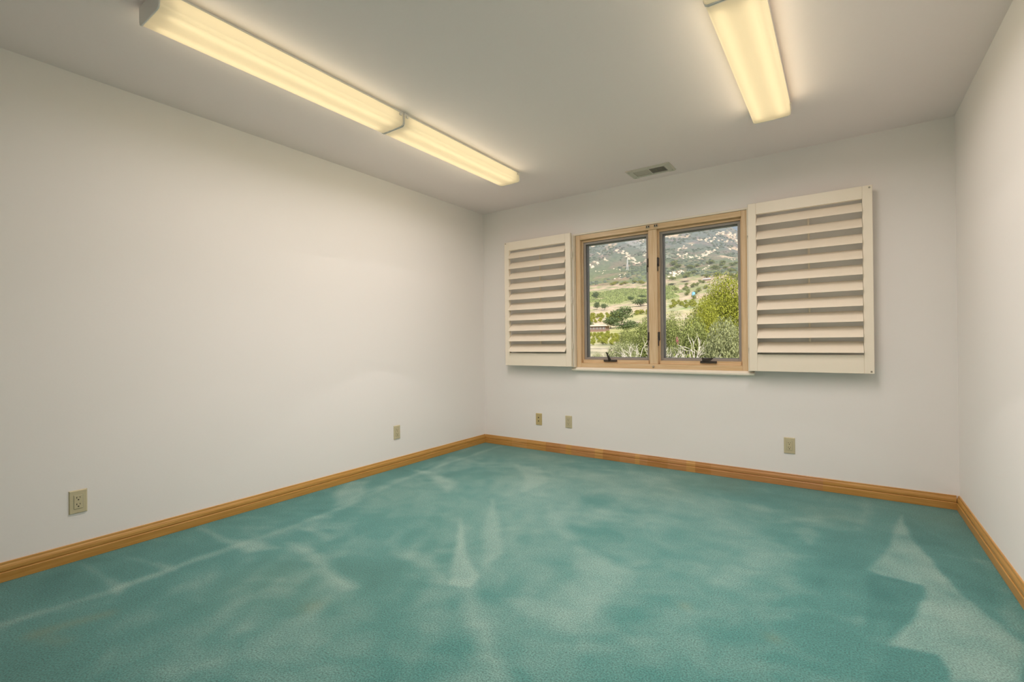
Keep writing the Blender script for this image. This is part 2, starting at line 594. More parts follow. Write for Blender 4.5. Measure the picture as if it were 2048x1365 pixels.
# ------------------------------------------------------------------ window
def build_window():
    root = struct(empty('window_1', (0, 0, 0)), 'pine double casement window looking out on a mountain')
    yi = D - 0.006                       # room face of the frame
    fwid = 0.045
    # outer frame: jambs, head, sill of pine
    for nm, b in (('jamb', (WX0, WX0 + fwid, yi, D + 0.15, WZ0, WZ1)), ('jamb', (WX1 - fwid, WX1, yi, D + 0.15, WZ0, WZ1))):
        MB().box(*b).build(nm, M['frame_wood_v'], root, bevel=0.003)
    MB().box(WX0 + fwid, WX1 - fwid, yi, D + 0.15, WZ1 - fwid, WZ1).build('head', M['frame_wood_h'], root, bevel=0.003)
    MB().box(WX0 + fwid, WX1 - fwid, yi, D + 0.15, WZ0, WZ0 + 0.040).build('frame_sill', M['frame_wood_h'], root, bevel=0.003)
    mx0, mx1 = -1.348, -1.276
    MB().box(mx0, mx1, yi + 0.008, D + 0.15, WZ0 + 0.040, WZ1 - fwid).build('mullion', M['frame_wood_v'], root, bevel=0.003)
    # shallow stop beads inside each opening, then a screen frame, then sash and pane
    for a, b in ((WX0 + fwid, mx0), (mx1, WX1 - fwid)):
        z0, z1 = WZ0 + 0.040, WZ1 - fwid
        s = 0.012
        ys0, ys1 = D + 0.030, D + 0.15
        for bx, mt in (((a, a + s, ys0, ys1, z0, z1), 'frame_wood_v'), ((b - s, b, ys0, ys1, z0, z1), 'frame_wood_v'),
                       ((a + s, b - s, ys0, ys1, z1 - s * 1.6, z1), 'frame_wood_h'), ((a + s, b - s, ys0 - .012, ys1, z0, z0 + 0.030), 'frame_wood_h')):
            MB().box(*bx).build('stop_bead', M[mt], root, bevel=0.002)
        a2, b2, z2, z3 = a + s, b - s, z0 + 0.030, z1 - s * 1.6
        sf = 0.021
        fr = empty('sash', (0, 0, 0))
        fr.parent = root
        yq0, yq1 = D + 0.046, D + 0.060
        for bx in ((a2, a2 + sf, yq0, yq1, z2, z3), (b2 - sf, b2, yq0, yq1, z2, z3),
                   (a2 + sf, b2 - sf, yq0, yq1, z3 - sf, z3), (a2 + sf, b2 - sf, yq0, yq1, z2, z2 + sf)):
            MB().box(*bx).build('screen_frame', M['screen_frame'], fr, bevel=0.002)
        yq0, yq1 = D + 0.075, D + 0.118
        so = 0.024
        for bx in ((a2, a2 + so, yq0, yq1, z2, z3), (b2 - so, b2, yq0, yq1, z2, z3),
                   (a2 + so, b2 - so, yq0, yq1, z3 - so, z3), (a2 + so, b2 - so, yq0, yq1, z2, z2 + so)):
            MB().box(*bx).build('sash_rail', M['sash_out'], fr)
        MB().box(a2 + so - .004, b2 - so + .004, D + 0.096, D + 0.100, z2 + so - .004, z3 - so + .004).build('pane', M['glass'], fr)
    # locks on the mullion faces
    for sgn, xm in ((-1, mx0), (1, mx1)):
        for zc in (1.735, 1.105):
            xo = xm + sgn * 0.001
            lk = MB().box(min(xo, xo + sgn * .012), max(xo, xo + sgn * .012), D + 0.000, D + 0.030, zc - 0.036, zc + 0.036)
            lk = lk.build('lock', M['bronze'], root, bevel=0.003)
            xq = xm + sgn * 0.010
            MB().tube([(xq, D + 0.004, zc - .02), (xq, D - 0.008, zc - 0.050), (xq, D - 0.004, zc - 0.082)], [0.006, 0.005, 0.004], 8).build('lever', M['bronze'], lk, smooth=True)
    # catches at the head, knob on the sill
    for xc in (-1.347, -1.278):
        ct = MB().box(xc - .016, xc + .016, yi - 0.007, yi, WZ1 - 0.030, WZ1 - 0.006).build('catch', M['screw'], root, bevel=0.002)
        for q in (-.008, .008):
            MB().box(xc + q - .004, xc + q + .004, yi - 0.010, yi - 0.007, WZ1 - 0.025, WZ1 - 0.011).build('magnet', M['slot'], ct)
    MB().tube([(-1.312, yi, WZ0 + 0.018), (-1.312, yi - 0.006, WZ0 + 0.018), (-1.312, yi - 0.010, WZ0 + 0.018)], [0.007, 0.009, 0.006], 12).build('knob', M['screw'], root, smooth=True)

    # crank operators
    zb = WZ0 + 0.060
    for xc, folded in ((-1.706, False), (-0.872, True)):
        op = MB().box(xc - 0.066, xc + 0.060, D + 0.004, D + 0.020, zb - .006, zb + 0.012).build('crank_base', M['bronze'], root, bevel=0.004)
        if folded:
            MB().prism([(xc - .048, zb + .012), (xc - .052, zb + .040), (xc - .042, zb + .040), (xc - .030, zb + .034), (xc + .030, zb + .040), (xc + .036, zb + .034), (xc + .012, zb + .014)],
                       D - 0.004, D + 0.010, 'y').build('crank_handle', M['bronze'], op, bevel=0.003)
        else:
            MB().tube([(xc - .010, D + .010, zb + .010), (xc - .010, D - .004, zb + .028), (xc - .022, D - .012, zb + .060), (xc - .018, D - .014, zb + .068)],
                      [0.013, 0.011, 0.007, 0.006], 8).build('crank_handle', M['bronze'], op, smooth=True)
            MB().tube([(xc - .018, D - .010, zb + .064), (xc - .026, D - .030, zb + .078)], [0.007, 0.005], 8).build('crank_knob', M['bronze'], op, smooth=True)


build_window()


# cream sub-frame round the window: it carries the shutters; and a thin painted sill
tr = struct(empty('trim_1', (0, 0, 0)), 'cream painted casing and sill round the pine window')
MB().box(WX0 - 0.022, WX1 + 0.022, D - 0.012, D, WZ1 + 0.001, WZ1 + 0.016).build('head_casing', M['trim'], tr, bevel=0.002)
MB().box(WX0 - 0.022, WX0 - .001, D - 0.052, D, WZ0, WZ1).build('side_casing', M['trim'], tr, bevel=0.002)
MB().box(WX1 + .001, WX1 + 0.022, D - 0.052, D, WZ0, WZ1).build('side_casing', M['trim'], tr, bevel=0.002)
MB().prism([(D, WZ0), (D - 0.008, WZ0), (D - 0.033, WZ0 - 0.013), (D - 0.036, WZ0 - 0.017), (D - 0.035, WZ0 - 0.028), (D - 0.026, WZ0 - 0.035), (D, WZ0 - 0.035)],
           WX0 - 0.038, WX1 + 0.038, 'x').build('sill', M['trim'], tr)


# ------------------------------------------------------------------ plantation shutters
def build_shutter(x0, x1, label, hinge, screws):
    z0, z1 = 0.834, 2.074
    yc = D - 0.072
    th = 0.030
    root = tag(empty('plantation_shutter', ((x0 + x1) / 2, yc, z0)), label, 'shutter', 'louvred shutters folded back beside the window')
    cx = (x0 + x1) / 2
    a, b = x0 - cx, x1 - cx
    sw = 0.054
    for p, q in ((a, a + sw), (b - sw, b)):
        MB().box(p, q, -th / 2, th / 2, 0, z1 - z0).build('stile', M['shutter'], root, bevel=0.003)
    MB().box(a + sw, b - sw, -th / 2 + .001, th / 2 - .001, 0, 0.124).build('rail', M['shutter'], root, bevel=0.002)
    MB().box(a + sw, b - sw, -th / 2 + .001, th / 2 - .001, z1 - z0 - 0.083, z1 - z0).build('rail', M['shutter'], root, bevel=0.002)
    lo, hi = 0.124, z1 - z0 - 0.083
    n = 10
    pitch = (hi - lo) / n
    ch, tk, ang = 0.110, 0.0105, math.radians(43)
    prof = []
    m = 9
    for i in range(m):
        t = -1 + 2 * i / (m - 1)
        prof.append((t * ch / 2, tk / 2 * math.sqrt(max(0.02, 1 - t * t))))
    for i in range(m):
        t = 1 - 2 * i / (m - 1)
        prof.append((t * ch / 2, -tk / 2 * math.sqrt(max(0.02, 1 - t * t))))
    ca, sa = math.cos(ang), math.sin(ang)
    prof = [(p * ca - q * sa, p * sa + q * ca) for p, q in prof]   # the room edge hangs low
    lm = MB().prism(prof, a + sw + 0.002, b - sw - 0.002, 'x').mesh('louver', M['shutter'], True)
    lm.set_sharp_from_angle(angle=math.radians(35))
    for i in range(n):
        put('louver', lm, root, (0, 0, lo + pitch * (i + 0.5)))
    # tilt rod on the wall side, stapled to each blade
    rx = (a + b) / 2 + 0.01
    yb = ch / 2 * ca + 0.006
    MB().box(rx - 0.006, rx + 0.006, yb - .004, yb + 0.008, lo + 0.045, hi - 0.015).build('tilt_rod', M['shutter'], root, bevel=0.002)
    for sx, sz in screws:
        MB().tube([(sx - cx, -th / 2 + .001, sz - z0), (sx - cx, -th / 2 - .002, sz - z0)], 0.006, 10).build('screw', M['screw'], root)
    for hz in (0.20, 0.62, 1.04):
        hx = b if hinge > 0 else a
        MB().tube([(hx + .0045 * hinge, -0.002, hz - .03), (hx + .0045 * hinge, -0.002, hz + .03)], 0.004, 8).build('hinge', M['trim'], root)
    return root


build_shutter(-2.800, -2.050, 'cream louvred shutter folded open on the left side of the window', 1, [(-2.785, 2.062)])
build_shutter(-0.566, 0.172, 'cream louvred shutter folded open on the right side of the window', -1, [(0.156, 2.058), (0.156, 0.848)])


# ------------------------------------------------------------------ fluorescent fixtures
def build_fixture():
    root = empty('fluorescent_light', (0, 0, CEIL))
    Lh, hw = 0.612, 0.099
    MB().prism([(-hw, 0), (-hw, -0.007), (-hw + .004, -0.009), (hw - .004, -0.009), (hw, -0.007), (hw, 0)], -Lh, Lh, 'y').build('housing', M['fixture_white'], root)
    # wrap-round lens: an open shell
    pr = [(-hw + .003, -0.009), (-hw + .001, -0.060), (-hw + .004, -0.072), (-hw + .014, -0.078), (0, -0.0805),
          (hw - .014, -0.078), (hw - .004, -0.072), (hw - .001, -0.060), (hw - .003, -0.009)]
    mb = MB()
    k = len(pr)
    Ll = Lh - 0.004
    mb.add([(x, -Ll, z) for x, z in pr] + [(x, Ll, z) for x, z in pr], [(i, i + 1, k + i + 1, k + i) for i in range(k - 1)])
    mb.build('lens', M['lens'], root, smooth=True)
    cap = [(-hw - .002, 0), (-hw - .002, -0.064), (-hw + .003, -0.076), (-hw + .014, -0.082), (hw - .014, -0.082), (hw - .003, -0.076), (hw + .002, -0.064), (hw + .002, 0)]
    for s in (-1, 1):
        e0, e1 = sorted((s * (Lh - 0.004), s * (Lh + 0.0025)))
        c = MB().prism(cap, e0, e1, 'y').build('end_cap', M['endcap'], root, bevel=0.002)
        MB().box(hw - .006, hw + .004, s * (Lh - .022) - .008, s * (Lh - .022) + .008, -0.026, -0.014).build('clip', M['fixture_white'], c)
    for x in (-0.055, 0.055):
        tb = MB().tube([(x, -Lh + .045, -0.047), (x, Lh - .045, -0.047)], 0.0125, 12).build('tube', M['tube'], root, smooth=True)
    return root


M['endcap'] = paint('end_cap_plastic', (0.86, 0.83, 0.78), 0.4)
fx0 = build_fixture()
FX = [(-2.221, 1.320, 'fluorescent ceiling light nearest the viewer in the left row'),
      (-2.221, 2.552, 'fluorescent ceiling light at the window end of the left row'),
      (-0.328, 2.552, 'short-looking fluorescent ceiling light above the window on the right'),
      (-0.328, 1.320, 'fluorescent ceiling light cut off at the top edge of the picture')]
for i, (x, y, lab) in enumerate(FX):
    o = fx0 if i == 0 else clone(fx0)
    o.location = (x, y, CEIL)
    tag(o, lab, 'ceiling light', 'fluorescent lights on the ceiling')
    al = bpy.data.lights.new('fixture_light', 'AREA')
    al.shape = 'RECTANGLE'
    al.size, al.size_y = 0.17, 1.15
    al.energy = LAMP_WATTS * (1.04, 0.96, 0.86, 0.60)[i]
    al.color = LAMP_COLOR
    for share, spr in ((0.60, 174), (0.40, 100)):   # prismatic lens: more light straight down than sideways
        ak = al.copy()
        ak.energy = al.energy * share
        ak.spread = math.radians(spr)
        ao = bpy.data.objects.new('fixture_light', ak)
        COL.objects.link(ao)
        ao.parent = o
        ao.location = (0, 0, -0.088)
    for sd_ in (-1, 1):                               # glow through the lens sides, up along the ceiling
        sl_ = bpy.data.lights.new('fixture_side_light', 'AREA')
        sl_.shape = 'RECTANGLE'
        sl_.size, sl_.size_y = 0.04, 1.15
        sl_.energy = UP_WATTS * (1.04, 0.96, 0.86, 0.60)[i]
        sl_.color = GLOW_COLOR
        so_ = bpy.data.objects.new('fixture_side_light', sl_)
        COL.objects.link(so_)
        so_.parent = o
        so_.location = (sd_ * 0.106, 0, -0.070)
        so_.rotation_euler = (0, -sd_ * math.radians(88), 0)


# ------------------------------------------------------------------ ceiling vent
def build_vent():
    x0, x1, y0, y1 = -1.430, -1.076, 3.666, 3.858
    root = tag(empty('ceiling_vent', ((x0 + x1) / 2, (y0 + y1) / 2, CEIL)), 'slotted metal air vent on the ceiling above the window', 'vent')
    hx, hy = (x1 - x0) / 2, (y1 - y0) / 2
    ox, oy = 0.125, 0.058
    MB().box(-ox, ox, -oy, oy, -0.0015, -0.0005).build('duct_shade_plate', M['black'], root)  # black plate painting in the duct's shade; the ceiling has no hole
    fr = MB()
    fr.prism([(-hx, -0.0005), (-hx, -0.003), (-hx + .012, -0.009), (-ox, -0.009), (-ox, -0.0005)], -hy, hy, 'y')
    fr.prism([(hx, -0.0005), (hx, -0.003), (hx - .012, -0.009), (ox, -0.009), (ox, -0.0005)], -hy, hy, 'y')
    fr.prism([(-hy, -0.0005), (-hy, -0.003), (-hy + .010, -0.009), (-oy, -0.009), (-oy, -0.0005)], -ox, ox, 'x')
    fr.prism([(hy, -0.0005), (hy, -0.003), (hy - .010, -0.009), (oy, -0.009), (oy, -0.0005)], -ox, ox, 'x')
    fr.build('frame', M['vent'], root)
    MB().box(-0.005, 0.005, -oy, oy, -0.009, -0.001).build('divider', M['vent'], root)
    for side in (-1, 1):
        n = 11
        w = 0.006
        a = math.radians(38) * side
        # the left bank leans shut towards the viewer, the right bank leans open
        pr = [(-.0006, 0.003), (.0006, 0.003), (.0006, -.003), (-.0006, -.003)]
        if side < 0:                                  # blades lean across the line of sight from the room
            pr = [(-.0044, -0.0030), (-.0032, -0.0034), (.0048, .0030), (.0036, .0034)]
        else:
            pr = [(-.0008, 0.0034), (.0004, 0.0034), (.0012, -.0034), (.0000, -.0034)]
        me = MB().prism(pr, -oy, oy, 'y').mesh('slat', M['vent'])
        for i in range(n):
            put('slat', me, root, (side * (0.010 + (i + .5) * 0.0102), 0, -0.0052))
    for sx, sy in ((-hx + .022, -hy + .030), (hx - .022, hy - .030), (-hx + .030, hy - .020)):
        MB().tube([(sx, sy, -0.0085), (sx, sy, -0.011)], 0.004, 10).build('screw', M['screw'], root)


build_vent()


# ------------------------------------------------------------------ wall plates
def build_plate(kind, mat):
    """local frame: plate lies in x/z, faces -y, origin at plate centre on the wall."""
    root = empty('wall_outlet' if kind == 'outlet' else 'phone_jack')
    w, h, t = 0.0355, 0.0580, 0.006
    MB().add([(-w, 0, -h), (w, 0, -h), (w, 0, h), (-w, 0, h), (-w + .004, -t, -h + .004), (w - .004, -t, -h + .004), (w - .004, -t, h - .004), (-w + .004, -t, h - .004)],
             [(4, 5, 6, 7), (0, 1, 5, 4), (1, 2, 6, 5), (2, 3, 7, 6), (3, 0, 4, 7), (0, 3, 2, 1)]).build('plate', mat, root)
    if kind == 'outlet':
        rc = MB().box(-0.0165, 0.0165, -t - .0022, -t + .001, -0.0335, 0.0335).build('receptacle', mat, root, bevel=0.0012)
        MB().box(-0.0180, 0.0180, -t - .0004, -t + .0005, -0.0350, 0.0350).build('gap', M['screw'], root)
        for zc in (0.0165, -0.0165):
            for bx in ((-.0075, -.0050, zc + .001, zc + .009), (.0050, .0072, zc + .002, zc + .009), (-.0028, .0028, zc - .0085, zc - .0035)):
                MB().box(bx[0], bx[1], -t - .0028, -t - .0015, bx[2], bx[3]).build('slot', M['slot'], rc)
        for zc in (0.049, -0.049):
            MB().tube([(0, -t + .001, zc), (0, -t - .0012, zc)], 0.003, 10).build('screw', mat, root)
    else:
        for zc in (0.017, -0.017):
            jk = MB().box(-0.0075, 0.0075, -t - .0018, -t + .001, zc - .0085, zc + .0085).build('jack', mat, root, bevel=0.001)
            MB().box(-0.0052, 0.0052, -t - .0024, -t - .0012, zc - .0055, zc + .0055).build('slot', M['slot'], jk)
        for zc in (0.044, -0.044):
            MB().tube([(0, -t + .001, zc), (0, -t - .0012, zc)], 0.003, 10).build('screw', mat, root)
    return root


ol = build_plate('outlet', M['almond'])
for i, (x, y, z, rz, lab) in enumerate((
        (XL, 0.688, 0.291, -math.pi / 2, 'almond double power outlet on the left wall nearest the viewer'),
        (XL, 2.752, 0.304, -math.pi / 2, 'almond double power outlet on the left wall near the room corner'),
        (-2.131, D, 0.306, 0, 'almond double power outlet beside the phone jack below the left shutter'),
        (-0.322, D, 0.293, 0, 'almond double power outlet alone below the right shutter'))):
    o = ol if i == 0 else clone(ol)
    o.location = (x + (0.0003 if rz else 0), y - (0 if rz else 0.0003), z)
    o.rotation_euler = (0, 0, rz + (math.pi if rz else 0))
    tag(o, lab, 'power outlet', 'almond power outlets low on the walls')
pj = build_plate('jack', M['almond2'])
pj.location = (-2.462, D - 0.0003, 0.304)
tag(pj, 'yellowed wall plate with two phone sockets below the left shutter', 'phone jack')


# ------------------------------------------------------------------ outdoors
PROF = [(3, -1.45), (6, -0.72), (12, -0.34), (20, -0.20), (32, -0.125), (60, -0.070), (100, -0.038), (150, -0.012), (200, 0.010), (240, 0.024), (320, 0.046), (400, 0.062),
        (500, 0.080), (600, 0.095), (750, 0.116), (850, 0.127), (1000, 0.140), (1300, 0.166), (1700, 0.192), (2200, 0.215), (2800, 0.236), (3300, 0.246), (4600, 0.10)]
PY = np.log([p[0] for p in PROF])
PS = np.array([p[1] for p in PROF])
TT = [-1.6, -0.60, -0.40, -0.30, -0.22, -0.185, -0.158, -0.10, 0.2, 1.4]
TR = [0.290, 0.290, 0.280, 0.262, 0.243, 0.226, 0.206, 0.195, 0.18, 0.16]


def ground(x, y):
    t = x / y
    s = float(np.interp(math.log(max(y, 3)), PY, PS))
    k = min(1, max(0, (y - 900) / 900.0))
    s *= 1 + k * (float(np.interp(t, TT, TR)) / 0.246 - 1)
    a = min(1.0, max(0.0, (y - 60) / 400.0))
    nz = noise.fractal(Vector((x / 260.0, y / 420.0, 3.1)), 0.9, 2.1, 5) * (3.0 + 0.012 * max(0, y - 700)) * a
    if y > 1100:
        nz += (1 - abs(noise.noise(Vector((x / 330.0, y / 900.0, 9.7)))) * 2) * 0.010 * (y - 1100)
        nz *= max(0.25, 1 - max(0, y - 2500) / 900.0)
    return CAMZ + s * y + nz


def px_ground(u, v):
    """march a picture ray out of the window until it meets the terrain."""
    d = ray(u, v)
    d = d / d.y
    y = 30.0
    while y < 3600:
        if ground(d.x * y, y) >= CAMZ + d.z * y:
            break
        y *= 1.01
    return d.x * y, y


def px_at(u, v, y):
    d = ray(u, v)
    d = d / d.y
    return d.x * y, CAMZ + d.z * y


def lerp3(a, b, t):
    t = max(0.0, min(1.0, t))
    return tuple(p + (q - p) * t for p, q in zip(a, b))


def terrain_mat():
    m, nt, n, l, p = new_mat('hillside')
    at = n.new('ShaderNodeAttribute')
    at.attribute_name = 'soil'
    ge = n.new('ShaderNodeNewGeometry')
    no = n.new('ShaderNodeTexNoise')
    no.inputs['Scale'].default_value = 0.11
    no.inputs['Detail'].default_value = 6
    no.inputs['Roughness'].default_value = 0.7
    l.new(ge.outputs['Position'], no.inputs['Vector'])
    rp = n.new('ShaderNodeValToRGB')
    rp.color_ramp.elements[0].position, rp.color_ramp.elements[0].color = 0.36, (0.62, 0.66, 0.62, 1)
    rp.color_ramp.elements[1].position, rp.color_ramp.elements[1].color = 0.66, (1.35, 1.30, 1.22, 1)
    l.new(no.outputs['Fac'], rp.inputs[0])
    mx = n.new('ShaderNodeMix')
    mx.data_type = 'RGBA'
    mx.blend_type = 'MULTIPLY'
    mx.inputs[0].default_value = 1
    l.new(at.outputs['Color'], mx.inputs[6])
    l.new(rp.outputs[0], mx.inputs[7])
    l.new(mx.outputs[2], p.inputs['Base Color'])
    p.inputs['Roughness'].default_value = 1
    p.inputs['Specular IOR Level'].default_value = 0
    return m


def soil(x, y):
    t = x / y
    n1 = noise.fractal(Vector((x / 60.0, y / 90.0, 1.0)), 1.0, 2.0, 4)
    n2 = noise.fractal(Vector((x / 22.0, y / 30.0, 5.0)), 1.0, 2.0, 3)
    yy = y * (1 + 0.05 * n1)
    dry, pale, tan = (0.36, 0.30, 0.20), (0.52, 0.47, 0.32), (0.55, 0.43, 0.33)
    grn, lime = (0.27, 0.33, 0.14), (0.38, 0.38, 0.15)
    if yy < 70:
        c = lerp3(dry, (0.22, 0.26, 0.12), 0.5 + n2)
    elif yy < 170:
        c = lerp3((0.50, 0.43, 0.33), (0.30, 0.32, 0.15), 0.4 + n2)
    elif yy < 420:
        c = lerp3(lerp3(pale, tan, 0.5 + 1.2 * n2), lime, 0.25 + 1.0 * n1)
    elif yy < 520:
        c = lerp3(tan, grn, 0.15 + 1.0 * n2) if t < -0.30 else lerp3(pale, grn, 0.3 + n2)
    elif yy < 760:
        c = lerp3((0.36, 0.37, 0.18), (0.46, 0.41, 0.26), 0.35 + 1.2 * n2) if t < -0.275 else lerp3(tan, (0.33, 0.34, 0.18), 0.35 + 1.4 * n1)
    elif yy < 880:
        c = lerp3(tan, (0.30, 0.32, 0.17), 0.3 + 1.5 * n2)
    else:
        k = min(1, (yy - 880) / 900.0)  # distance factor: haze tint painted into the scrub and brown colours
        chap_hazed = lerp3((0.200, 0.235, 0.105), (0.20, 0.24, 0.235), k * 1.1)
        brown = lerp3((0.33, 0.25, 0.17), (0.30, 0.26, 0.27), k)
        c = lerp3(chap_hazed, brown, 0.15 + 1.4 * n1)
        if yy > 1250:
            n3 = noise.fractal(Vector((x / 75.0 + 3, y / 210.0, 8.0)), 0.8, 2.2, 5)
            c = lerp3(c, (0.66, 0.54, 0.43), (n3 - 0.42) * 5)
    return c


def build_terrain():
    rows = np.exp(np.linspace(math.log(4.4), math.log(4600), 330))
    ts = np.concatenate([np.linspace(-1.6, -0.62, 60, endpoint=False), np.linspace(-0.62, 0.02, 250, endpoint=False), np.linspace(0.02, 1.3, 70)])
    v, c = [], []
    for y in rows:
        for t in ts:
            x = t * y
            v.append((x, y, ground(x, y)))
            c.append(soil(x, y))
    k = len(ts)
    f = [(i * k + j, i * k + j + 1, (i + 1) * k + j + 1, (i + 1) * k + j) for i in range(len(rows) - 1) for j in range(k - 1)]
    me = bpy.data.meshes.new('hillside')
    me.from_pydata(v, [], f)
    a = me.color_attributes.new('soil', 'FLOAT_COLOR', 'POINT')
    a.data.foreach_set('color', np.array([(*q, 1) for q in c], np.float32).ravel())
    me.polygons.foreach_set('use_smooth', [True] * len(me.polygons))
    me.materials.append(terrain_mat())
    struct(put('ground', me), 'valley floor and rocky mountainside outside the window')


build_terrain()


def build_haze():
    m = bpy.data.materials.new('valley_haze')
    m.use_nodes = True
    n, l = m.node_tree.nodes, m.node_tree.links
    n.remove(n['Principled BSDF'])
    vs = n.new('ShaderNodeVolumeScatter')
    vs.inputs['Color'].default_value = (0.72, 0.86, 1.0, 1)
    vs.inputs['Density'].default_value = HAZE
    vs.inputs['Anisotropy'].default_value = 0.1
    l.new(vs.outputs[0], n['Material Output'].inputs['Volume'])
    o = MB().box(-4500, 3500, 331, 4400, -60, 1500).build('haze', m)
    o['kind'] = 'stuff'
    tag(o, 'thin blue haze between the valley and the mountain', 'haze')


HAZE = 0.00028
build_haze()


def leaf_mat(name, c, var=0.35, trans=0.35):
    m, nt, n, l, p = new_mat(name)
    n.remove(p)
    g = n.new('ShaderNodeNewGeometry')
    rp = n.new('ShaderNodeValToRGB')
    rp.color_ramp.elements[0].color = (*[x * (1 - var) for x in c], 1)
    rp.color_ramp.elements[1].color = (*[min(1, x * (1 + var)) for x in c], 1)
    l.new(g.outputs['Random Per Island'], rp.inputs[0])
    d = n.new('ShaderNodeBsdfDiffuse')
    t = n.new('ShaderNodeBsdfTranslucent')
    mx = n.new('ShaderNodeMixShader')
    mx.inputs[0].default_value = trans
    l.new(rp.outputs[0], d.inputs[0])
    l.new(rp.outputs[0], t.inputs[0])
    l.new(d.outputs[0], mx.inputs[1])
    l.new(t.outputs[0], mx.inputs[2])
    l.new(mx.outputs[0], n['Material Output'].inputs[0])
    return m


M['leaf_oak'] = leaf_mat('oak_leaves', (0.150, 0.195, 0.085))
M['leaf_mid'] = leaf_mat('green_leaves', (0.31, 0.34, 0.12), 0.45)
M['leaf_lime'] = leaf_mat('lime_leaves', (0.36, 0.37, 0.07))
M['leaf_yel'] = leaf_mat('yellow_leaves', (0.36, 0.37, 0.06), 0.5)
M['leaf_olive'] = leaf_mat('olive_leaves', (0.36, 0.375, 0.19), 0.4)
M['leaf_pink'] = leaf_mat('pink_flowers', (0.72, 0.30, 0.34))
M['leaf_chap'] = leaf_mat('chaparral_leaves', (0.175, 0.205, 0.145), 0.3, 0.1)
M['leaf_vine'] = leaf_mat('vine_leaves', (0.31, 0.36, 0.14), 0.25, 0.2)
M['bark'] = paint('bark', (0.20, 0.155, 0.115), 0.9)
M['bark_pale'] = paint('pale_bark', (0.74, 0.66, 0.58), 0.9)
M['rock'] = paint('sandstone', (0.90, 0.76, 0.62), 0.95, var=0.16, scale=1.3)
M['house_wall'] = paint('house_stucco', (0.24, 0.15, 0.115), 0.9)
M['house_roof'] = paint('house_roof', (0.72, 0.62, 0.50), 0.9)
M['house_glass'] = paint('house_window', (0.16, 0.15, 0.16), 0.2)
M['steel'] = paint('galvanised_steel', (0.72, 0.74, 0.76), 0.5)
M['blue'] = paint('blue_tank', (0.22, 0.52, 0.80), 0.5)


def leaves(blobs, n, size, seed):
    """n leaf quads spread through ellipsoid blobs ((cx,cy,cz),(rx,ry,rz))."""
    rg = random.Random(seed)
    v, f = [], []
    wts = [b[1][0] * b[1][1] + b[1][0] * b[1][2] for b in blobs]
    for _ in range(n):
        (c, r) = rg.choices(blobs, wts)[0]
        d = Vector((rg.gauss(0, 1), rg.gauss(0, 1), rg.gauss(0, 1))).normalized()
        q = (0.55 + 0.5 * rg.random() ** 0.6)
        p = Vector((c[0] + d.x * r[0] * q, c[1] + d.y * r[1] * q, c[2] + d.z * r[2] * q))
        nn = (d + Vector((rg.gauss(0, .7), rg.gauss(0, .7), rg.gauss(0.35, .7)))).normalized()
        a = nn.orthogonal().normalized()
        a.rotate(Matrix.Rotation(rg.random() * 6.28, 3, nn))
        b = nn.cross(a)
        s = size * (0.6 + 0.8 * rg.random())
        k = len(v)
        v += [p - a * s, p - b * s * .5, p + a * s, p + b * s * .5]
        f.append((k, k + 1, k + 2, k + 3))
    mb = MB()
    mb.v, mb.f = v, f
    me = bpy.data.meshes.new('foliage')
    me.from_pydata(v, [], f)
    return me


def branches(mb, p, d, ln, r, depth, rg, spread=0.55, upw=0.15):
    q = p + d * ln
    md = p + d * ln * .5 + Vector((rg.gauss(0, 1), rg.gauss(0, 1), rg.gauss(0, 1))) * ln * 0.07
    mb.tube([p, md, q], [r, r * .85, r * .7], 5)
    if depth <= 0:
        return
    for _ in range(rg.choice((2, 2, 3))):
        e = (d + Vector((rg.gauss(0, spread), rg.gauss(0, spread), rg.gauss(upw, spread)))).normalized()
        branches(mb, p.lerp(q, rg.uniform(.65, 1)), e, ln * rg.uniform(.6, .85), r * .62, depth - 1, rg, spread, upw)


def crown_blobs(w, h, z0, rg, n=7):
    out = []
    for i in range(n):
        a = rg.random() * 6.28
        zz = z0 + h * (0.18 + 0.64 * (i + .5) / n)
        k = math.sin(math.pi * min(.93, max(.12, (zz - z0) / h * 0.85 + .12)))
        rr = w * 0.5 * k * 0.55
        out.append(((math.cos(a) * rr * .8, math.sin(a) * rr * .8, zz), (w * .30 * (.6 + .6 * k), w * .30 * (.6 + .6 * k), h * 0.20)))
    return out


def tree_mesh(w, h, bare, mat, nleaf, size, seed, nblob=8):
    """foliage and trunk meshes of a tree with crown width w, height h; trunk bare up to `bare`."""
    rg = random.Random(seed)
    fol = leaves(crown_blobs(w, h - bare, bare, rg, nblob), nleaf, size, seed)
    fol.materials.append(mat)
    mb = MB()
    r = max(0.03, 0.028 * h)
    top = Vector((rg.gauss(0, .03) * h, rg.gauss(0, .03) * h, bare + (h - bare) * .35))
    mb.tube([(0, 0, -0.4), top * .5, top], [r * 1.25, r, r * .7], 7)
    for i in range(5):
        a = i * 1.257 + rg.random()
        mb.tube([top * rg.uniform(.6, 1), top + Vector((math.cos(a) * w * .28, math.sin(a) * w * .28, (h - bare) * .30))], [r * .5, r * .18], 5)
    return fol, mb.mesh('trunk', M['bark'])


def near(x, y, r):
    return any((x - a_) ** 2 + (y - b_) ** 2 < (r + c_) ** 2 for a_, b_, c_ in DISC if abs(y - b_) < r + c_)


DISC = []


def plant(name, meshes, loc, label, cat, group=None, rz=0.0, scale=(1, 1, 1)):
    root = empty(name, loc, rz)
    root.scale = scale
    tag(root, label, cat, group)
    put('foliage', meshes[0], root)
    put('trunk', meshes[1], root)
    return root


